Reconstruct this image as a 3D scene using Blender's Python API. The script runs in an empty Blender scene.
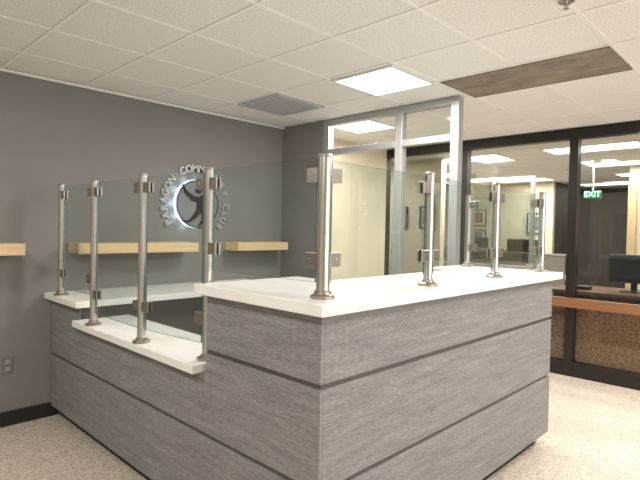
import bpy, bmesh, math, random
from mathutils import Vector, Matrix
random.seed(3)
S=bpy.context.scene
COL=S.collection
S.view_settings.view_transform='Standard'
S.view_settings.exposure=0.0
LP=1.55   # lamp power factor

# ---------------------------------------------------------------- materials
def new_mat(name):
    m=bpy.data.materials.new(name); m.use_nodes=True
    nt=m.node_tree; b=nt.nodes['Principled BSDF']
    return m,nt,b
def L(nt,a,b): nt.links.new(a,b)
def simple(name,col,rough=.5,metal=0,noise=.08,scale=20,spec=.5,bump=0):
    m,nt,b=new_mat(name)
    n=nt.nodes.new('ShaderNodeTexNoise'); n.inputs['Scale'].default_value=scale; n.inputs['Detail'].default_value=4
    tc=nt.nodes.new('ShaderNodeTexCoord'); L(nt,tc.outputs['Object'],n.inputs['Vector'])
    r=nt.nodes.new('ShaderNodeValToRGB')
    c0=[c*(1-noise) for c in col]; c1=[min(1,c*(1+noise)) for c in col]
    r.color_ramp.elements[0].color=(*c0,1); r.color_ramp.elements[1].color=(*c1,1)
    r.color_ramp.elements[0].position=.3; r.color_ramp.elements[1].position=.7
    L(nt,n.outputs['Fac'],r.inputs['Fac']); L(nt,r.outputs['Color'],b.inputs['Base Color'])
    b.inputs['Roughness'].default_value=rough; b.inputs['Metallic'].default_value=metal
    b.inputs['Specular IOR Level'].default_value=spec
    if bump:
        bp=nt.nodes.new('ShaderNodeBump'); bp.inputs['Strength'].default_value=bump; bp.inputs['Distance'].default_value=.002
        L(nt,n.outputs['Fac'],bp.inputs['Height']); L(nt,bp.outputs['Normal'],b.inputs['Normal'])
    return m
def emis(name,col,st):
    m,nt,b=new_mat(name)
    b.inputs['Base Color'].default_value=(.8,.8,.8,1)
    b.inputs['Emission Color'].default_value=(*col,1); b.inputs['Emission Strength'].default_value=st
    return m
def grain(name,stops,su,sv,rough=.5,swap=False,fine=0.25,fu=14,fv=3.4):
    """streaks run along the horizontal direction"""
    m,nt,b=new_mat(name)
    g=nt.nodes.new('ShaderNodeNewGeometry'); sx=nt.nodes.new('ShaderNodeSeparateXYZ'); L(nt,g.outputs['Position'],sx.inputs[0])
    add=nt.nodes.new('ShaderNodeMath'); add.operation='ADD'; L(nt,sx.outputs['X'],add.inputs[0]); L(nt,sx.outputs['Y'],add.inputs[1])
    def vec(a,c):
        m1=nt.nodes.new('ShaderNodeMath'); m1.operation='MULTIPLY'; m1.inputs[1].default_value=a
        m2=nt.nodes.new('ShaderNodeMath'); m2.operation='MULTIPLY'; m2.inputs[1].default_value=c
        if swap:
            L(nt,sx.outputs['Y'],m1.inputs[0]); L(nt,sx.outputs['X'],m2.inputs[0])
        else:
            L(nt,add.outputs[0],m1.inputs[0]); L(nt,sx.outputs['Z'],m2.inputs[0])
        c=nt.nodes.new('ShaderNodeCombineXYZ'); L(nt,m1.outputs[0],c.inputs[0]); L(nt,m2.outputs[0],c.inputs[1]); return c
    def noise(v,det=6,dist=.0):
        n=nt.nodes.new('ShaderNodeTexNoise'); n.inputs['Scale'].default_value=1; n.inputs['Detail'].default_value=det
        n.inputs['Roughness'].default_value=.65; n.inputs['Distortion'].default_value=dist
        L(nt,v.outputs[0],n.inputs['Vector']); return n
    n1=noise(vec(su,sv),7,.4); n2=noise(vec(su*fu,sv*fv),3)
    mx=nt.nodes.new('ShaderNodeMix'); mx.data_type='FLOAT'; mx.inputs[0].default_value=fine
    L(nt,n1.outputs['Fac'],mx.inputs[2]); L(nt,n2.outputs['Fac'],mx.inputs[3])
    r=nt.nodes.new('ShaderNodeValToRGB'); els=r.color_ramp.elements
    els[0].position=stops[0][0]; els[0].color=(*stops[0][1],1); els[1].position=stops[-1][0]; els[1].color=(*stops[-1][1],1)
    for p,c in stops[1:-1]:
        e=els.new(p); e.color=(*c,1)
    L(nt,mx.outputs[0],r.inputs['Fac']); L(nt,r.outputs['Color'],b.inputs['Base Color'])
    b.inputs['Roughness'].default_value=rough
    bp=nt.nodes.new('ShaderNodeBump'); bp.inputs['Strength'].default_value=.2; bp.inputs['Distance'].default_value=.001
    L(nt,mx.outputs[0],bp.inputs['Height']); L(nt,bp.outputs['Normal'],b.inputs['Normal'])
    return m
def glassmat(name,tint,base=.05,gain=.8):
    m=bpy.data.materials.new(name); m.use_nodes=True; nt=m.node_tree; nt.nodes.clear()
    out=nt.nodes.new('ShaderNodeOutputMaterial'); t=nt.nodes.new('ShaderNodeBsdfTransparent'); t.inputs[0].default_value=(*tint,1)
    g=nt.nodes.new('ShaderNodeBsdfGlossy'); g.inputs['Roughness'].default_value=.01; g.inputs['Color'].default_value=(.95,.96,.96,1)
    lw=nt.nodes.new('ShaderNodeLayerWeight'); lw.inputs['Blend'].default_value=.5
    p=nt.nodes.new('ShaderNodeMath'); p.operation='POWER'; p.inputs[1].default_value=3.5; L(nt,lw.outputs['Facing'],p.inputs[0])
    q=nt.nodes.new('ShaderNodeMath'); q.operation='MULTIPLY_ADD'; q.inputs[1].default_value=gain; q.inputs[2].default_value=base
    L(nt,p.outputs[0],q.inputs[0])
    mx=nt.nodes.new('ShaderNodeMixShader'); L(nt,q.outputs[0],mx.inputs[0]); L(nt,t.outputs[0],mx.inputs[1]); L(nt,g.outputs[0],mx.inputs[2])
    L(nt,mx.outputs[0],out.inputs[0]); return m

M_wall=simple('wall_taupe_paint',(.212,.204,.197),.7,noise=.04,scale=3)
M_wallb=simple('wall_beige_paint',(.66,.59,.46),.7,noise=.05,scale=2)
M_walld=simple('wall_dark_paint',(.045,.04,.035),.7,noise=.1,scale=2)
M_black=simple('black_rubber',(.012,.012,.013),.5)
M_bronze=simple('dark_bronze_aluminium',(.020,.016,.014),.4,metal=.3)
M_alum=simple('satin_aluminium',(.42,.425,.43),.4,metal=.4,noise=.03)
M_steel=simple('brushed_steel',(.60,.60,.60),.28,metal=1,noise=.05,scale=60)
M_steeld=simple('nickel_clamp',(.42,.39,.36),.33,metal=1,noise=.05,scale=60)
M_quartz=simple('white_quartz',(.82,.815,.80),.25,noise=.03,scale=8)
M_shelf=grain('light_maple',[(.3,(.58,.41,.22)),(.7,(.76,.58,.36))],2,40,.5)
M_lam=grain('gray_wood_laminate',[(.28,(.110,.108,.108)),(.43,(.178,.175,.175)),(.56,(.250,.246,.246)),(.72,(.385,.380,.378))],3.2,38,.6,fine=.55,fu=11,fv=4.2)
M_rail=grain('red_brown_wood',[(.3,(.17,.07,.032)),(.7,(.28,.13,.06))],2,50,.4)
M_desk=grain('dark_brown_wood',[(.3,(.06,.03,.018)),(.7,(.12,.06,.035))],2,50,.4)
M_grille=grain('stained_ceiling_panel',[(.3,(.12,.095,.07)),(.45,(.20,.17,.135)),(.58,(.27,.23,.185)),(.72,(.38,.33,.27))],3.5,8,.8,swap=True,fine=.35,fu=7,fv=6)
M_core=simple('dark_core',(.035,.034,.034),.6)
M_channel=simple('channel_bronze',(.11,.098,.09),.45,metal=.3)
M_inner=simple('inner_gray',(.16,.16,.16),.6)
M_glass=glassmat('clear_tempered_glass',(.92,.95,.943),.04,.55)
M_glass2=glassmat('window_glass',(.94,.95,.945),.008,.12)
M_glassd=glassmat('storefront_glass',(.88,.885,.865),.03,.55)
M_edge=simple('glass_edge_green',(.10,.18,.16),.2)
M_plate=simple('outlet_plastic',(.17,.165,.16),.4,noise=.02)
M_white=simple('white_frame',(.7,.7,.68),.5,noise=.02)
M_light=emis('troffer_diffuser',(1,.94,.80),6)
M_light2=emis('far_diffuser',(1,.93,.76),4)
M_halo=emis('halo_light',(.72,.87,1),1.0)
M_silver=simple('silver_letters',(.47,.47,.47),.4,metal=.3,noise=.03)
M_logo=simple('logo_figure_black',(.012,.012,.014),.6,spec=.2)
M_disc=simple('logo_disc_gray',(.20,.215,.23),.5,noise=.08,scale=4)
M_vent=simple('vent_gray',(.46,.47,.48),.5)

# floor
m,nt,b=new_mat('pebble_terrazzo')
tc=nt.nodes.new('ShaderNodeTexCoord')
v=nt.nodes.new('ShaderNodeTexVoronoi'); v.inputs['Scale'].default_value=135; L(nt,tc.outputs['Object'],v.inputs['Vector'])
s=nt.nodes.new('ShaderNodeSeparateColor'); L(nt,v.outputs['Color'],s.inputs[0])
r=nt.nodes.new('ShaderNodeValToRGB'); r.color_ramp.interpolation='CONSTANT'
cs=[(0,(.20,.14,.11)),(.08,(.43,.35,.29)),(.3,(.68,.61,.53)),(.62,(.58,.51,.44)),(.85,(.80,.75,.68))]
r.color_ramp.elements[0].color=(*cs[0][1],1); r.color_ramp.elements[1].position=cs[-1][0]; r.color_ramp.elements[1].color=(*cs[-1][1],1)
for p,c in cs[1:-1]:
    e=r.color_ramp.elements.new(p); e.color=(*c,1)
L(nt,s.outputs[0],r.inputs[0])
v2=nt.nodes.new('ShaderNodeTexVoronoi'); v2.feature='DISTANCE_TO_EDGE'; v2.inputs['Scale'].default_value=135; L(nt,tc.outputs['Object'],v2.inputs['Vector'])
r2=nt.nodes.new('ShaderNodeValToRGB'); r2.color_ramp.elements[0].color=(.0,.0,.0,1); r2.color_ramp.elements[1].position=.12
L(nt,v2.outputs['Distance'],r2.inputs[0])
mx=nt.nodes.new('ShaderNodeMix'); mx.data_type='RGBA'; mx.inputs[6].default_value=(.60,.53,.46,1)
L(nt,r2.outputs[0],mx.inputs[0]); L(nt,r.outputs[0],mx.inputs[7]); L(nt,mx.outputs[2],b.inputs['Base Color'])
b.inputs['Roughness'].default_value=.42
M_floor=m
# ceiling tile
m,nt,b=new_mat('acoustic_tile')
tc=nt.nodes.new('ShaderNodeTexCoord')
n=nt.nodes.new('ShaderNodeTexNoise'); n.inputs['Scale'].default_value=120; n.inputs['Detail'].default_value=5; L(nt,tc.outputs['Object'],n.inputs['Vector'])
r=nt.nodes.new('ShaderNodeValToRGB'); r.color_ramp.elements[0].position=.34; r.color_ramp.elements[0].color=(.62,.615,.605,1); r.color_ramp.elements[1].position=.54; r.color_ramp.elements[1].color=(.82,.815,.80,1)
L(nt,n.outputs['Fac'],r.inputs[0]); L(nt,r.outputs[0],b.inputs['Base Color'])
bp=nt.nodes.new('ShaderNodeBump'); bp.inputs['Strength'].default_value=.3; bp.inputs['Distance'].default_value=.002; L(nt,n.outputs['Fac'],bp.inputs['Height']); L(nt,bp.outputs['Normal'],b.inputs['Normal'])
b.inputs['Roughness'].default_value=.9
M_tile=m
# brown lower panel, coarse mottled weave
m,nt,b=new_mat('brown_woven_panel')
g=nt.nodes.new('ShaderNodeNewGeometry')
n=nt.nodes.new('ShaderNodeTexNoise'); n.inputs['Scale'].default_value=45; n.inputs['Detail'].default_value=5; n.inputs['Roughness'].default_value=.7; L(nt,g.outputs['Position'],n.inputs['Vector'])
r=nt.nodes.new('ShaderNodeValToRGB'); r.color_ramp.elements[0].position=.38; r.color_ramp.elements[0].color=(.10,.050,.025,1); r.color_ramp.elements[1].position=.64; r.color_ramp.elements[1].color=(.34,.195,.11,1)
L(nt,n.outputs['Fac'],r.inputs[0]); L(nt,r.outputs[0],b.inputs['Base Color']); b.inputs['Roughness'].default_value=.7
M_woven=m

# ---------------------------------------------------------------- helpers
def link(o,parent=None):
    COL.objects.link(o)
    if parent is not None: o.parent=parent
    return o
def meta(o,label=None,cat=None,group=None,kind=None):
    if label:o['label']=label
    if cat:o['category']=cat
    if group:o['group']=group
    if kind:o['kind']=kind
    return o
def root(name,loc,label,cat,group=None):
    e=bpy.data.objects.new(name,None); e.location=loc; e.empty_display_size=.1; COL.objects.link(e)
    return meta(e,label,cat,group)
def ploc(p):
    v=Vector((0,0,0))
    while p is not None:
        v+=p.location; p=p.parent
    return v
def finish(bm,name,loc,mat,parent,bevel=0,smooth=False):
    me=bpy.data.meshes.new(name); bmesh.ops.recalc_face_normals(bm,faces=bm.faces); bm.to_mesh(me); bm.free()
    if mat: me.materials.append(mat)
    if smooth:
        for p in me.polygons: p.use_smooth=True
    o=bpy.data.objects.new(name,me); link(o,parent)
    o.location=Vector(loc)-(ploc(parent) if parent else Vector((0,0,0)))
    if bevel:
        md=o.modifiers.new('bevel','BEVEL'); md.width=bevel; md.segments=2; md.limit_method='ANGLE'
    return o
def addbox(bm,b,c):
    x0,x1,y0,y1,z0,z1=b
    vs=[bm.verts.new((x-c[0],y-c[1],z-c[2])) for x in(x0,x1) for y in(y0,y1) for z in(z0,z1)]
    for f in((0,1,3,2),(4,6,7,5),(0,4,5,1),(2,3,7,6),(0,2,6,4),(1,5,7,3)):
        bm.faces.new([vs[i] for i in f])
def box(name,b,mat,parent=None,bevel=0):
    c=((b[0]+b[1])/2,(b[2]+b[3])/2,(b[4]+b[5])/2)
    bm=bmesh.new(); addbox(bm,b,c)
    return finish(bm,name,c,mat,parent,bevel)
def boxes(name,bl,mat,parent=None,bevel=0):
    c=((bl[0][0]+bl[0][1])/2,(bl[0][2]+bl[0][3])/2,(bl[0][4]+bl[0][5])/2)
    bm=bmesh.new()
    for b in bl: addbox(bm,b,c)
    return finish(bm,name,c,mat,parent,bevel)
def lathe(name,prof,loc,mat,parent,seg=28):
    bm=bmesh.new(); rings=[]
    for r_,z in prof:
        rings.append([bm.verts.new((r_*math.cos(2*math.pi*i/seg),r_*math.sin(2*math.pi*i/seg),z)) for i in range(seg)])
    for a,b_ in zip(rings,rings[1:]):
        for i in range(seg):
            bm.faces.new((a[i],a[(i+1)%seg],b_[(i+1)%seg],b_[i]))
    bm.faces.new(rings[0][::-1]); bm.faces.new(rings[-1])
    o=finish(bm,name,loc,mat,parent,0,True)
    md=o.modifiers.new('edge','EDGE_SPLIT'); md.split_angle=math.radians(35)
    return o
def prism(name,pts,z0,z1,mat,parent=None,bevel=0):
    cx=sum(p[0] for p in pts)/len(pts); cy=sum(p[1] for p in pts)/len(pts)
    bm=bmesh.new()
    lo=[bm.verts.new((p[0]-cx,p[1]-cy,0)) for p in pts]; hi=[bm.verts.new((p[0]-cx,p[1]-cy,z1-z0)) for p in pts]
    bm.faces.new(lo[::-1]); bm.faces.new(hi)
    n=len(pts)
    for i in range(n): bm.faces.new((lo[i],lo[(i+1)%n],hi[(i+1)%n],hi[i]))
    return finish(bm,name,(cx,cy,z0),mat,parent,bevel)

CZ=2.44
# ---------------------------------------------------------------- shell
def st(o,label=None): 
    o['kind']='structure'
    if label:o['label']=label
    return o
st(box('floor',(-3,12.6,-3,8.6,-.1,0),M_floor),'beige pebble terrazzo floor')
st(box('ceiling',(-3,12.6,-3,8.6,CZ,CZ+.1),M_tile),'off-white acoustic tile ceiling')
st(box('wall_back',(-3,3.48,3.94,4.06,0,CZ),M_wall),'gray painted wall')
st(box('wall_right',(3.48,3.58,3.37,4.06,0,CZ),M_wall),'gray painted return wall')
st(box('wall_beyond',(3.58,5.27,3.94,4.06,0,CZ),M_wallb),'cream painted wall of the next room')
st(box('wall_left',(-3.12,-3,-3,4.06,0,CZ),M_wallb))
st(box('wall_front',(-3,12.6,-3.12,-3,0,CZ),M_wallb))
st(box('wall_far',(10.5,10.6,3.7,8.6,0,CZ),M_wallb))
st(box('wall_corridor',(12.5,12.6,-3,3.7,0,CZ),M_walld))
st(box('wall_corridor_side',(10.6,12.5,3.7,3.8,0,CZ),M_walld))
st(box('wall_corridor_end',(9.3,9.4,1.95,3.0,0,CZ-.35),M_walld),'dark wall panel in the office')
st(box('wall_north',(5.4,10.5,8.5,8.6,0,CZ),M_wallb))
st(box('wall_office_stub',(6.3,6.42,3.75,6.2,0,CZ),M_wallb),'cream painted office wall with framed pictures')
st(box('wall_column',(8.2,8.5,4.35,4.65,0,CZ),M_wallb),'cream square column')
st(box('baseboard_back',(-3,1.32,3.925,3.94,0,.10),M_black),'black rubber baseboard')
# ceiling T grid
P=.535; GX=2.55; GY=1.88; bl=[]
i=math.ceil((-3-GX)/P)
while GX+i*P<12.5:
    x=GX+i*P; bl.append((x-.009,x+.009,-3,8.5,CZ-.005,CZ)); i+=1
i=math.ceil((-3-GY)/P)
while GY+i*P<8.5:
    y=GY+i*P; bl.append((-3,12.5,y-.009,y+.009,CZ-.004,CZ)); i+=1
M_grid=simple('white_t_grid',(.84,.835,.82),.5,noise=.02)
st(boxes('trim_1',bl,M_grid),'white metal ceiling grid')
st(box('trim_2',(-3,3.48,3.915,3.94,CZ-.02,CZ-.005),M_grid),'white wall angle of the ceiling grid')

# ---------------------------------------------------------------- light fixtures
def troffer(x0,x1,y0,y1,mat,label,power=0,group='ceiling light panels'):
    cx,cy=(x0+x1)/2,(y0+y1)/2
    r_=root('ceiling_light',(cx,cy,CZ-.02),label,'ceiling light',group)
    f=.022; a=(x0+.01,x1-.01,y0+.01,y1-.01); z0,z1=CZ-.022,CZ-.0055
    boxes('frame',[(a[0],a[1],a[2],a[2]+f,z0,z1),(a[0],a[1],a[3]-f,a[3],z0,z1),(a[0],a[0]+f,a[2]+f,a[3]-f,z0,z1),(a[1]-f,a[1],a[2]+f,a[3]-f,z0,z1)],M_white,r_)
    box('diffuser',(a[0]+f,a[1]-f,a[2]+f,a[3]-f,z0+.004,z1-.004),mat,r_)
    if power:
        ld=bpy.data.lights.new('troffer_lamp','AREA'); ld.shape='RECTANGLE'; ld.size=x1-x0-.08; ld.size_y=y1-y0-.08; ld.energy=power*LP; ld.color=(1,.957,.89)
        lo=bpy.data.objects.new('troffer_lamp',ld); lo.location=(cx,cy,CZ-.03); COL.objects.link(lo)
def cell(ix,iy,nx=1,ny=1): return (GX+ix*P,GX+(ix+nx)*P,GY+iy*P,GY+(iy+ny)*P)
troffer(*cell(0,0),M_light,'square lit ceiling panel above the reception desk',24)
troffer(*cell(2,2),M_light2,'square lit ceiling panel behind the glass partition',24)
troffer(*cell(-6,-3),M_light,'square lit ceiling panel',22)
troffer(*cell(-1,-5),M_light,'square lit ceiling panel',26)
troffer(*cell(-6,1),M_light,'square lit ceiling panel',18)
troffer(*cell(3,-4),M_light,'square lit ceiling panel near the storefront',38)
far='long lit ceiling panel in the office behind dark storefront glass'
for ix,iy,nx,ny,pw in((7,-1,1,2,24),(7,2,1,2,44),(10,-1,1,2,18),(13,3,1,2,40),(13,-1,1,2,10),(10,5,1,2,34),(5,5,1,2,34),(16,1,1,2,10)):
    troffer(*cell(ix,iy,nx,ny),M_light2,far,pw,'office ceiling light panels')

# vent
vx=cell(0,2); r_=root('air_vent',((vx[0]+vx[1])/2,(vx[2]+vx[3])/2,CZ-.02),'gray square ceiling air diffuser with slots','air vent')
f=.05;z0=CZ-.02;z1=CZ-.0055
boxes('vent_frame',[(vx[0]+.01,vx[1]-.01,vx[2]+.01,vx[2]+f,z0,z1),(vx[0]+.01,vx[1]-.01,vx[3]-f,vx[3]-.01,z0,z1),(vx[0]+.01,vx[0]+f,vx[2]+f,vx[3]-f,z0,z1),(vx[1]-f,vx[1]-.01,vx[2]+f,vx[3]-f,z0,z1)],M_vent,r_)
boxes('louver',[(vx[0]+f,vx[1]-f,vx[2]+f+.010+k*.042,vx[2]+f+.036+k*.042,z0+.003,z1-.004) for k in range(10)],M_vent,r_)
box('back_pan',(vx[0]+f,vx[1]-f,vx[2]+f,vx[3]-f,z1-.003,z1),M_core,r_)
# stained panel (two tiles long)
gx=cell(1,-2,1,2)
r_=root('ceiling_grille',((gx[0]+gx[1])/2,(gx[2]+gx[3])/2,CZ-.02),'long brown-gray stained ceiling panel with a thin rim','ceiling panel')
box('panel',(gx[0]+.02,gx[1]-.02,gx[2]+.02,gx[3]-.02,CZ-.010,CZ-.0055),M_grille,r_)
boxes('rim',[(gx[0]+.01,gx[1]-.01,gx[2]+.01,gx[2]+.02,CZ-.012,z1),(gx[0]+.01,gx[1]-.01,gx[3]-.02,gx[3]-.01,CZ-.012,z1),(gx[0]+.01,gx[0]+.02,gx[2]+.02,gx[3]-.02,CZ-.012,z1),(gx[1]-.02,gx[1]-.01,gx[2]+.02,gx[3]-.02,CZ-.012,z1)],M_grille,r_)
# sprinkler
sp=(2.35,.80)
r_=root('fire_sprinkler',(*sp,CZ-.03),'small round ceiling fire sprinkler','sprinkler')
lathe('escutcheon',[(.035,0),(.035,.012),(.02,.02)],(*sp,CZ-.0205),M_steel,r_)
lathe('head',[(.012,0),(.004,.003),(.004,.02),(.009,.03)],(*sp,CZ-.05),M_steeld,r_)

# ---------------------------------------------------------------- partition window (aluminium)
X0,X1=3.49,3.56
fr=[(X0,X1,3.30,3.37,0,CZ-.005),(X0,X1,2.46,2.53,0,CZ-.005),(X0,X1,1.94,2.01,0,CZ-.005)]
for a,b_ in((2.53,3.30),(2.01,2.46)):
    fr+=[(X0,X1,a,b_,CZ-.06,CZ-.005),(X0,X1,a,b_,2.10,2.155),(X0,X1,a,b_,0,.1)]
w=st(boxes('window_1',fr,M_alum,None,.003),'satin aluminium framed glass partition')
for a,b_ in((2.53,3.30),(2.01,2.46)):
    box('glass',(3.522,3.528,a,b_,2.155,CZ-.06),M_glass2,w); box('glass',(3.522,3.528,a,b_,.1,2.10),M_glass2,w)
# ---------------------------------------------------------------- dark storefront
A0,A1=5.27,5.37
ys=[-1.95,-.75,.45,1.68,2.85,3.98,5.2,6.4,7.6]
fr=[(A0,A1,-3,8.5,2.33,CZ-.005),(A0,A1,-3,8.5,0,.14)]
for y in ys: fr.append((A0,A1,y-.04,y+.04,.14,2.33))
w2=st(boxes('window_2',fr,M_bronze,None,.003),'dark bronze storefront window wall')
edges=[-3]+ys+[8.5]
for a,b_ in zip(edges,edges[1:]):
    box('glass',(5.318,5.324,a+.04,b_-.04,.14,2.33),M_glassd,w2)
st(box('trim_3',(A0-.03,A0,-3,3.94,.68,.775),M_rail,None,.004),'red-brown wooden rail along the storefront')
st(box('trim_4',(A1+.01,A1+.03,-3,3.60,.0,.70),M_woven),'brown textured panel behind the storefront glass')
# aluminium framed glazing further back in the office
my=[2.75,3.3,3.9,4.5,5.1]
fr=[(7.0,7.06,y-.025,y+.025,0,2.14) for y in my]+[(7.0,7.06,2.725,5.125,2.14,2.19),(7.0,7.06,2.775,5.075,.9,.94)]
w3=st(boxes('window_3',fr,M_alum),'aluminium framed office glazing')
for a,b_ in zip(my,my[1:]): box('glass',(7.027,7.033,a+.025,b_-.025,.94,2.14),M_glassd,w3)

# ---------------------------------------------------------------- reception desk
XL=1.272; YF=1.217; XR=3.48; T=.018; XS=1.222; YS=1.167
LB=.736; LT=.778   # lower counter underside / top
desk=root('reception_desk',(2.3,2.0,0),'gray wood-laminate reception desk with stepped heights and dark reveals','reception desk')
ch=.009
core=[(XL+ch,XL+.13,1.335,1.93,.08,1.10),(XL+ch,XL+.13,1.93,3.40,.08,LB),(XL+ch,XL+.13,3.40,3.925,.08,.86),
      (XL+ch,XR-T,YF+ch,1.335,.08,1.10),(XR-.12,XR-T,1.335,1.91,.08,1.10)]
boxes('body',core,M_channel,desk)
rows=[(.08,.451),(.470,.831),(.850,1.10)]
LEFT=[(rows[0][0],rows[0][1],YF,3.925),(rows[2][0],rows[2][1],YF,1.93)]
for z0,z1,a,b_ in LEFT: box('side_panel',(XL,XL+T,a,b_,z0,z1),M_lam,desk,.002)
bm=bmesh.new(); pts=[(YF,.470),(3.925,.470),(3.925,.86),(3.40,.86),(3.40,LB),(1.93,LB),(1.93,.831),(YF,.831)]
c=(XL,2.5,.6)
lo=[bm.verts.new((0,p[0]-c[1],p[1]-c[2])) for p in pts]; hi=[bm.verts.new((T,p[0]-c[1],p[1]-c[2])) for p in pts]
bm.faces.new(lo); bm.faces.new(hi[::-1])
for i in range(len(pts)): bm.faces.new((lo[i],lo[(i+1)%8],hi[(i+1)%8],hi[i]))
finish(bm,'side_panel',c,M_lam,desk,.002)
for z0,z1 in rows:
    box('front_panel',(XL+T,XR,YF,YF+T,z0,z1),M_lam,desk,.002)
    box('end_panel',(XR-T,XR,YF+T,1.91,z0,z1),M_lam,desk,.002)
box('riser_panel',(XL+T,XL+.13,1.93,1.94,LT+.002,1.10),M_lam,desk)
boxes('inner_panel',[(XL+.13,XL+.145,1.35,3.9,.08,LB),(XL+.13,XR-.12,1.335,1.35,.08,1.10)],M_inner,desk)
boxes('toe_kick',[(XL+.06,XL+.12,YF+.06,3.92,0,.08),(XL+.12,XR-.06,YF+.06,YF+.12,0,.08),(XR-.12,XR-.06,YF+.12,1.90,0,.08)],M_black,desk)
# worktops
meta(prism('countertop',[(XS,YS),(3.53,YS),(3.53,1.93),(3.05,1.93),(3.05,1.72),(1.85,1.72),(1.85,1.96),(XS,1.96)],1.101,1.145,M_quartz,None,.004),'white quartz raised transaction counter wrapping the desk corner','countertop')
meta(box('countertop',(XS,1.60,1.965,3.40,LB+.001,LT),M_quartz,None,.004),'white quartz lower accessible counter with glass posts','countertop')
meta(prism('countertop',[(XS,3.33),(XS,3.935),(3.0,3.935),(3.0,3.33)],.862,.905,M_quartz,None,.004),'white quartz mid-height worktop meeting the gray wall','countertop')
lg=root('worktop_support',(2.9,3.6,0),'gray panel support under the wall worktop','support panel')
box('panel',(2.85,2.88,3.36,3.93,0,.862),M_inner,lg); box('foot',(2.84,2.89,3.35,3.93,0,.03),M_core,lg)

# ---------------------------------------------------------------- glass guard posts
ZT=1.675
def post(x,y,zb,dirs,label,group,rad=.0215):
    r_=root('glass_guard_post',(x,y,zb),label,'glass guard post',group)
    lathe('pole',[(rad,.012),(rad,ZT-zb-.012)],(x,y,zb),M_steel,r_)
    lathe('post_cap',[(rad,0),(rad+.002,.002),(rad+.002,.009),(rad-.004,.013)],(x,y,ZT-.012),M_steeld,r_)
    lathe('base_flange',[(.046,0),(.046,.009),(.042,.013),(rad+.008,.016),(rad+.006,.026),(rad+.001,.03)],(x,y,zb),M_steeld,r_)
    for (dx,dy,zl) in dirs:
        for z in (1.60,zl):
            d=Vector((dx,dy,0)).normalized(); c_=Vector((x,y,z))+d*(rad+.025)
            bm=bmesh.new(); n_=Vector((-d.y,d.x,0))
            def ob(cc,hx,hy,hz):
                vs=[]
                for a in(-1,1):
                    for b2 in(-1,1):
                        for e in(-1,1):
                            vs.append(bm.verts.new(cc+d*a*hx+n_*b2*hy+Vector((0,0,e*hz))))
                for f_ in((0,1,3,2),(4,6,7,5),(0,4,5,1),(2,3,7,6),(0,2,6,4),(1,5,7,3)): bm.faces.new([vs[i] for i in f_])
            ob(n_*.0105,.028,.0055,.027); ob(-n_*.0105,.028,.0055,.027); ob(-d*.021,.007,.0055,.027)
            for sgn in(-1,1):
                mt=Matrix.Translation(n_*sgn*.0165+d*.006)@n_.to_track_quat('Z','Y').to_matrix().to_4x4()
                bmesh.ops.create_cone(bm,cap_ends=True,segments=12,radius1=.007,radius2=.007,depth=.003,matrix=mt)
            finish(bm,'glass_clamp',c_,M_steeld,r_,.002)
    return r_
GL='stainless glass guard posts'
lowp=[(1.265,3.72),(1.268,3.17),(1.268,2.54),(1.330,2.015)]
hip=[(1.345,1.285),(2.06,1.285),(2.76,1.285),(3.45,1.285),(3.45,1.82)]
def dirof(a,b_): return (b_[0]-a[0],b_[1]-a[1])
post(*lowp[0],.905,[(*dirof(lowp[0],lowp[1]),1.06)],'short stainless post on the mid-height worktop by the gray wall',GL)
post(*lowp[1],LT,[(*dirof(lowp[1],lowp[0]),1.06),(*dirof(lowp[1],lowp[2]),.97)],'tall stainless post with clamps on the lower counter',GL)
post(*lowp[2],LT,[(0,1,.97),(*dirof(lowp[2],lowp[3]),.97)],'tall stainless post with clamps on the lower counter',GL)
post(*lowp[3],LT,[(*dirof(lowp[3],lowp[2]),.97),(*dirof(lowp[3],hip[0]),1.30)],'tall stainless post beside the step up to the raised counter',GL)
post(*hip[0],1.145,[(*dirof(hip[0],lowp[3]),1.285),(1,0,1.285)],'stainless post at the corner of the raised counter',GL,.026)
post(*hip[1],1.145,[(-1,0,1.285),(1,0,1.285)],'stainless post on the raised counter',GL)
post(*hip[2],1.145,[(-1,0,1.285),(1,0,1.285)],'stainless post on the raised counter',GL)
post(*hip[3],1.145,[(-1,0,1.285),(0,1,1.285)],'stainless post at the far corner of the raised counter',GL)
post(*hip[4],1.145,[(0,-1,1.285)],'stainless post on the counter return by the partition',GL)
def pane(a,b_,z0,z1,label):
    a=Vector((*a,0)); b_=Vector((*b_,0)); d=(b_-a).normalized(); n_=Vector((-d.y,d.x,0))
    s_=a+d*.038; e=b_-d*.038; c=(s_+e)/2; hl=(e-s_).length/2; hh=(z1-z0)/2
    bm=bmesh.new(); vs=[]
    for i in(-1,1):
        for j in(-1,1):
            for k in(-1,1): vs.append(bm.verts.new(d*i*hl+n_*j*.004+Vector((0,0,k*hh))))
    for f_ in((0,1,3,2),(4,6,7,5),(0,4,5,1),(2,3,7,6),(0,2,6,4),(1,5,7,3)): bm.faces.new([vs[i] for i in f_])
    o=finish(bm,'sneeze_guard',(c.x,c.y,(z0+z1)/2),M_glass,None)
    o.data.materials.append(M_edge)
    for p in o.data.polygons:
        if abs(p.normal.dot(n_))<.5: p.material_index=1
    return meta(o,label,'glass sneeze guard','tempered glass sneeze guards')
pane(lowp[0],lowp[1],.96,1.655,'clear tempered glass sheet above the mid-height worktop')
pane(lowp[1],lowp[2],.85,1.655,'clear tall glass sheet above the lower counter')
pane(lowp[2],lowp[3],.85,1.655,'clear tall glass sheet above the lower counter')
pane(lowp[3],hip[0],1.20,1.665,'clear glass sheet above the raised counter end')
for i in range(3): pane(hip[i],hip[i+1],1.20,1.655,'clear glass sheet above the raised counter front')
pane(hip[3],hip[4],1.20,1.655,'clear glass sheet above the counter return')

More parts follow.
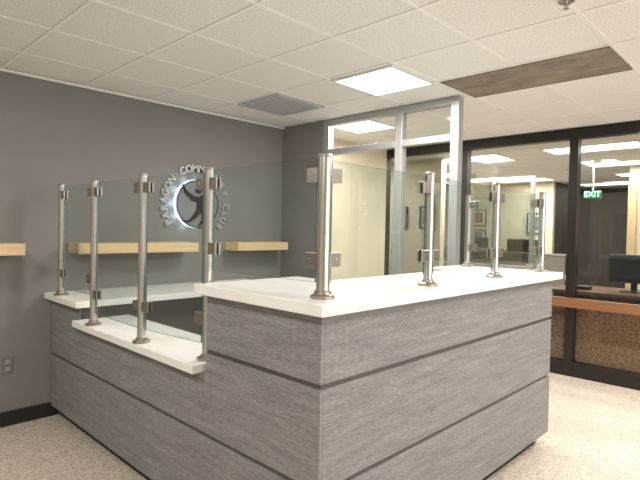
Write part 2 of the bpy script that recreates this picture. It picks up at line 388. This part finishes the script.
# ---------------------------------------------------------------- wall shelves
for x0,x1,lab in((-.25,1.04,'light maple floating shelf on the gray wall'),(1.38,2.36,'long light maple shelf below the round emblem'),(2.77,3.38,'short light maple shelf in the wall corner')):
    r_=root('wall_shelf',((x0+x1)/2,3.83,1.22),lab,'shelf','light maple wall shelves')
    box('shelf_board',(x0,x1,3.715,3.925,1.187,1.264),M_shelf,r_,.003)
    box('wall_cleat',(x0+.02,x1-.02,3.925,3.94,1.195,1.255),M_shelf,r_)

# ---------------------------------------------------------------- outlet
r_=root('wall_outlet',(.995,3.935,.42),'dark gray duplex wall outlet on the gray wall','outlet')
box('cover_plate',(.96,1.03,3.932,3.94,.365,.475),M_plate,r_,.002)
M_sock=simple('socket_gray',(.32,.31,.30),.4)
for z in(.395,.445): box('socket',(.98,1.01,3.929,3.932,z-.014,z+.014),M_sock,r_,.001)

# ---------------------------------------------------------------- emblem
cx,cz,yw=2.455,1.60,3.94
em=root('wall_emblem',(cx,yw,cz),'round backlit emblem with leaping figure and raised silver lettering','wall sign')
def disc(name,r_,y0,y1,ox,oz,mat,seg=64,rin=0):
    bm=bmesh.new()
    def ring(rr,y): return [bm.verts.new((ox+rr*math.sin(2*math.pi*i/seg),y-yw,oz+rr*math.cos(2*math.pi*i/seg))) for i in range(seg)]
    a=ring(r_,y0);b_=ring(r_,y1)
    for i in range(seg): bm.faces.new((a[i],a[(i+1)%seg],b_[(i+1)%seg],b_[i]))
    if rin:
        c=ring(rin,y0);d=ring(rin,y1)
        for i in range(seg):
            j=(i+1)%seg
            bm.faces.new((c[i],c[j],d[j],d[i])); bm.faces.new((a[i],a[j],c[j],c[i])); bm.faces.new((b_[i],b_[j],d[j],d[i]))
    else: bm.faces.new(a); bm.faces.new(b_)
    return finish(bm,name,(cx,yw,cz),mat,em)
disc('halo_disc',.214,yw-.016,yw-.010,-.008,0,M_halo)
disc('face_disc',.212,yw-.034,yw-.026,.008,-.001,M_disc)
disc('inner_ring',.212,yw-.038,yw-.034,.008,-.001,M_logo,64,.203)
disc('mounting_hub',.05,yw-.026,yw-.016,.0,0,M_logo,24)
for k in range(12):
    a=k/12*2*math.pi
    # LED strip on the rear rim of the disc, washing the wall
    ld=bpy.data.lights.new('halo_led','POINT'); ld.energy=.025+.15*max(0,-math.sin(a)+.1); ld.color=(.62,.82,1); ld.shadow_soft_size=.012
    lo=bpy.data.objects.new('halo_led',ld); lo.location=(cx+.228*math.sin(a)-.004,yw-.032,cz+.228*math.cos(a)); COL.objects.link(lo)
def stroke(path,y0=-.050,y1=-.036):
    bm=bmesh.new(); 
    P_=[Vector((p[0],0,p[1])) for p in path]; L_=[];R_=[]
    for i,p in enumerate(P_):
        t=(P_[min(i+1,len(P_)-1)]-P_[max(i-1,0)]).normalized(); n_=Vector((-t.z,0,t.x)); w=path[i][2]
        L_.append(p+n_*w); R_.append(p-n_*w)
    def mk(v,y): return bm.verts.new((v.x,y,v.z))
    lf=[mk(v,y0) for v in L_]; rf=[mk(v,y0) for v in R_]; lb=[mk(v,y1) for v in L_]; rb=[mk(v,y1) for v in R_]
    n=len(P_)
    for i in range(n-1):
        bm.faces.new((lf[i],lf[i+1],rf[i+1],rf[i])); bm.faces.new((lb[i],rb[i],rb[i+1],lb[i+1]))
        bm.faces.new((lf[i],lb[i],lb[i+1],lf[i+1])); bm.faces.new((rf[i],rf[i+1],rb[i+1],rb[i]))
    bm.faces.new((lf[0],rf[0],rb[0],lb[0])); bm.faces.new((lf[-1],lb[-1],rb[-1],rf[-1]))
    return bm
def catm(pts,k=8):
    out=[]
    for i in range(len(pts)-1):
        p0=pts[max(i-1,0)];p1=pts[i];p2=pts[i+1];p3=pts[min(i+2,len(pts)-1)]
        for j in range(k):
            t=j/k; out.append(tuple(.5*(2*b_+(-a+c)*t+(2*a-5*b_+4*c-d)*t*t+(-a+3*b_-3*c+d)*t**3) for a,b_,c,d in zip(p0,p1,p2,p3)))
    out.append(pts[-1]); return out
big=bmesh.new()
def merge(bm):
    me=bpy.data.meshes.new('t'); bm.to_mesh(me); bm.free(); big.from_mesh(me); bpy.data.meshes.remove(me)
merge(stroke(catm([(-.150,.165,.004),(-.115,.100,.012),(-.045,.05,.020),(.015,.040,.022),(.065,.070,.018),(.105,.120,.012),(.120,.18,.004)])))
merge(stroke(catm([(.012,.060,.024),(.026,.005,.028),(.015,-.055,.023),(-.03,-.115,.016),(-.09,-.155,.010),(-.145,-.150,.004)]),-.052))
merge(stroke(catm([(.028,-.01,.022),(.058,-.07,.018),(.060,-.13,.012),(.02,-.195,.004)]),-.054))
bm=bmesh.new(); bmesh.ops.create_cone(bm,cap_ends=True,segments=32,radius1=.030,radius2=.030,depth=.014,matrix=Matrix.Translation((.010,-.044,.122))@Matrix.Rotation(math.pi/2,4,'X')); merge(bm)
me=bpy.data.meshes.new('figure'); big.to_mesh(me); big.free(); me.materials.append(M_logo)
o=bpy.data.objects.new('figure',me); link(o,em)
def letters(text,R,a0,a1,size,name):
    n=len(text); cur=bmesh.new()
    def flush(cur):
        me=bpy.data.meshes.new(name); cur.to_mesh(me); cur.free(); me.materials.append(M_silver)
        o=bpy.data.objects.new(name,me); link(o,em)
    for i,ch in enumerate(text):
        if ch==' ': 
            flush(cur); cur=bmesh.new(); continue
        a=math.radians(a0+(a1-a0)*i/(n-1))
        cu=bpy.data.curves.new('c','FONT'); cu.body=ch; cu.size=size; cu.extrude=.005; cu.offset=.0016; cu.align_x='CENTER'; cu.resolution_u=3
        ob=bpy.data.objects.new('c',cu); COL.objects.link(ob); bpy.context.view_layer.update()
        me=bpy.data.meshes.new_from_object(ob.evaluated_get(bpy.context.evaluated_depsgraph_get()))
        me.transform(Matrix.Translation((R*math.sin(a),-.02,R*math.cos(a)))@Matrix.Rotation(a,4,'Y')@Matrix.Rotation(math.pi/2,4,'X'))
        cur.from_mesh(me); bpy.data.objects.remove(ob); bpy.data.meshes.remove(me)
    flush(cur)
letters('PARAGON COMMUNITY CLUB',.285,-122,128,.088,'lettering')

# ---------------------------------------------------------------- office beyond
def picture(x,y,z,w,h,cols,lab):
    r_=root('framed_picture',(x,y,z),lab,'picture','framed pictures in the office')
    f=.02
    boxes('picture_frame',[(x-.03,x,y-w/2,y+w/2,z+h/2-f,z+h/2),(x-.03,x,y-w/2,y+w/2,z-h/2,z-h/2+f),(x-.03,x,y-w/2,y-w/2+f,z-h/2+f,z+h/2-f),(x-.03,x,y+w/2-f,y+w/2,z-h/2+f,z+h/2-f)],M_core,r_)
    box('mat_board',(x-.012,x,y-w/2+f,y+w/2-f,z-h/2+f,z+h/2-f),M_white,r_)
    box('print',(x-.016,x-.012,y-w*.3,y+w*.3,z-h*.32,z+h*.32),simple('print',cols,.5,noise=.6,scale=9),r_)
picture(6.3,4.95,1.60,.24,.32,(.25,.2,.12),'dark-framed print on the cream office wall')
picture(6.3,4.42,1.60,.24,.32,(.12,.2,.25),'dark-framed bluish print on the cream office wall')
picture(6.3,3.96,1.60,.24,.32,(.3,.22,.15),'dark-framed warm print on the cream office wall')
picture(10.5,5.3,1.72,.4,.36,(.3,.15,.1),'dark-framed warm print on the far cream wall')
picture(10.5,5.3,1.30,.4,.3,(.12,.2,.25),'wide dark-framed print on the far cream wall')
picture(10.5,4.05,1.6,.32,.42,(.2,.2,.2),'small dark-framed print on the far cream wall')
# workstations
M_fab=simple('divider_fabric',(.22,.20,.17),.8)
def cubicle(x,y,lab):
    r_=root('cubicle_desk',(x,y,0),lab,'workstation','office workstations')
    box('desktop',(x-.33,x+.35,y-.7,y+.7,.72,.76),M_quartz,r_,.003)
    for yy in(y-.68,y+.64): box('leg_panel',(x-.3,x+.3,yy,yy+.04,0,.72),M_core,r_)
    q_=root('office_divider',(x-.38,y,0),'taupe fabric office divider with aluminium cap','office divider','office dividers')
    box('divider_panel',(x-.40,x-.36,y-.75,y+.75,0,1.08),M_fab,q_,.004)
    box('divider_cap',(x-.41,x-.35,y-.76,y+.76,1.08,1.11),M_alum,q_,.003)
    m_=root('computer_monitor',(x,y,.76),'black computer monitor on an office workstation','monitor','workstation monitors')
    box('screen_housing',(x-.015,x+.015,y-.27,y+.27,.95,1.30),M_black,m_,.004); box('stand_neck',(x+.015,x+.04,y-.03,y+.03,.77,1.1),M_black,m_); box('stand_base',(x-.1,x+.1,y-.12,y+.12,.761,.775),M_black,m_,.003)
cubicle(8.0,3.25,'light-topped office workstation with a monitor')
cubicle(9.2,4.7,'light-topped office workstation near the cream column')
# office desk with monitor
d=root('office_desk',(6.5,1.3,0),'dark wooden office desk behind the storefront glass','desk')
box('desktop',(6.1,6.9,.3,2.2,.72,.76),M_desk,d,.003)
for y in(.35,2.1): box('leg_panel',(6.15,6.85,y,y+.04,0,.72),M_core,d)
box('modesty_panel',(6.15,6.17,.39,2.1,.2,.72),M_core,d)
mo=root('computer_monitor',(6.5,1.40,.76),'black computer monitor on the dark office desk','monitor')
box('screen_housing',(6.48,6.51,1.15,1.65,.86,1.18),M_black,mo,.004); box('stand_neck',(6.51,6.54,1.37,1.43,.77,1.0),M_black,mo); box('stand_base',(6.42,6.62,1.28,1.52,.761,.775),M_black,mo,.003)
box('display',(6.476,6.48,1.165,1.635,.875,1.165),simple('screen_blue_gray',(.03,.035,.045),.2),mo)
pt=root('desk_phone',(6.35,1.9,.76),'black desk phone on the dark office desk','phone')
box('phone_base',(6.27,6.43,1.80,2.0,.761,.80),M_black,pt,.005); box('handset',(6.28,6.42,1.945,1.99,.80,.83),M_black,pt,.008)
st(box('trim_5',(8.55,8.60,1.84,1.95,0,2.15),simple('tan_door_jamb',(.55,.42,.25),.5)),'tan wooden door jamb')
st(box('wall_office',(8.6,8.7,-3,1.95,0,CZ),M_wallb),'cream office wall')
# exit sign
ey=2.28
ex=root('exit_sign',(8.0,ey,2.0),'green lit hanging exit sign in the office','exit sign')
box('housing',(8.0,8.04,ey-.115,ey+.115,1.92,2.035),simple('exit_housing_green',(.03,.16,.08),.4),ex,.003)
box('stem',(8.01,8.03,ey-.01,ey+.01,2.035,2.435),M_white,ex)
cu=bpy.data.curves.new('c','FONT'); cu.body='EXIT'; cu.size=.11; cu.extrude=.003; cu.offset=.003; cu.align_x='CENTER'; cu.align_y='CENTER'
ob=bpy.data.objects.new('c',cu); COL.objects.link(ob); bpy.context.view_layer.update()
me=bpy.data.meshes.new_from_object(ob.evaluated_get(bpy.context.evaluated_depsgraph_get())); bpy.data.objects.remove(ob)
me.transform(Matrix.Translation((-.004,0,-.02))@Matrix.Rotation(-math.pi/2,4,'Z')@Matrix.Rotation(math.pi/2,4,'X'))
me.materials.append(emis('exit_green',(.05,1,.40),2.6)); o=bpy.data.objects.new('exit_lettering',me); link(o,ex)

# ---------------------------------------------------------------- added daylight-toned area light behind the camera, brightens the desk front
ld=bpy.data.lights.new('added_front_fill','AREA'); ld.shape='RECTANGLE'; ld.size=4; ld.size_y=1.9; ld.energy=66; ld.color=(1,.985,.965)
lo=bpy.data.objects.new('added_front_fill',ld); lo.location=(2.6,-2.9,1.3); lo.rotation_euler=(math.radians(90),0,0); COL.objects.link(lo)
w=bpy.data.worlds.new('World'); S.world=w; w.use_nodes=True; w.node_tree.nodes['Background'].inputs[0].default_value=(.5,.5,.5,1); w.node_tree.nodes['Background'].inputs[1].default_value=.3

# ---------------------------------------------------------------- camera
cam=bpy.data.cameras.new('camera'); co=bpy.data.objects.new('camera',cam); COL.objects.link(co)
cam.sensor_width=36; cam.lens=505/640*36; cam.clip_start=.05
p=.0218; rr=.02
F=Vector((.718,.696,0)).normalized(); fw=(F*math.cos(p)-Vector((0,0,1))*math.sin(p)).normalized()
r0=Vector((F.y,-F.x,0)); u0=r0.cross(fw)
rt=r0*math.cos(rr)+u0*math.sin(rr); up=u0*math.cos(rr)-r0*math.sin(rr)
M=Matrix((rt,up,-fw)).transposed().to_4x4(); M.translation=Vector((0,0,1.4)); co.matrix_world=M
S.camera=co
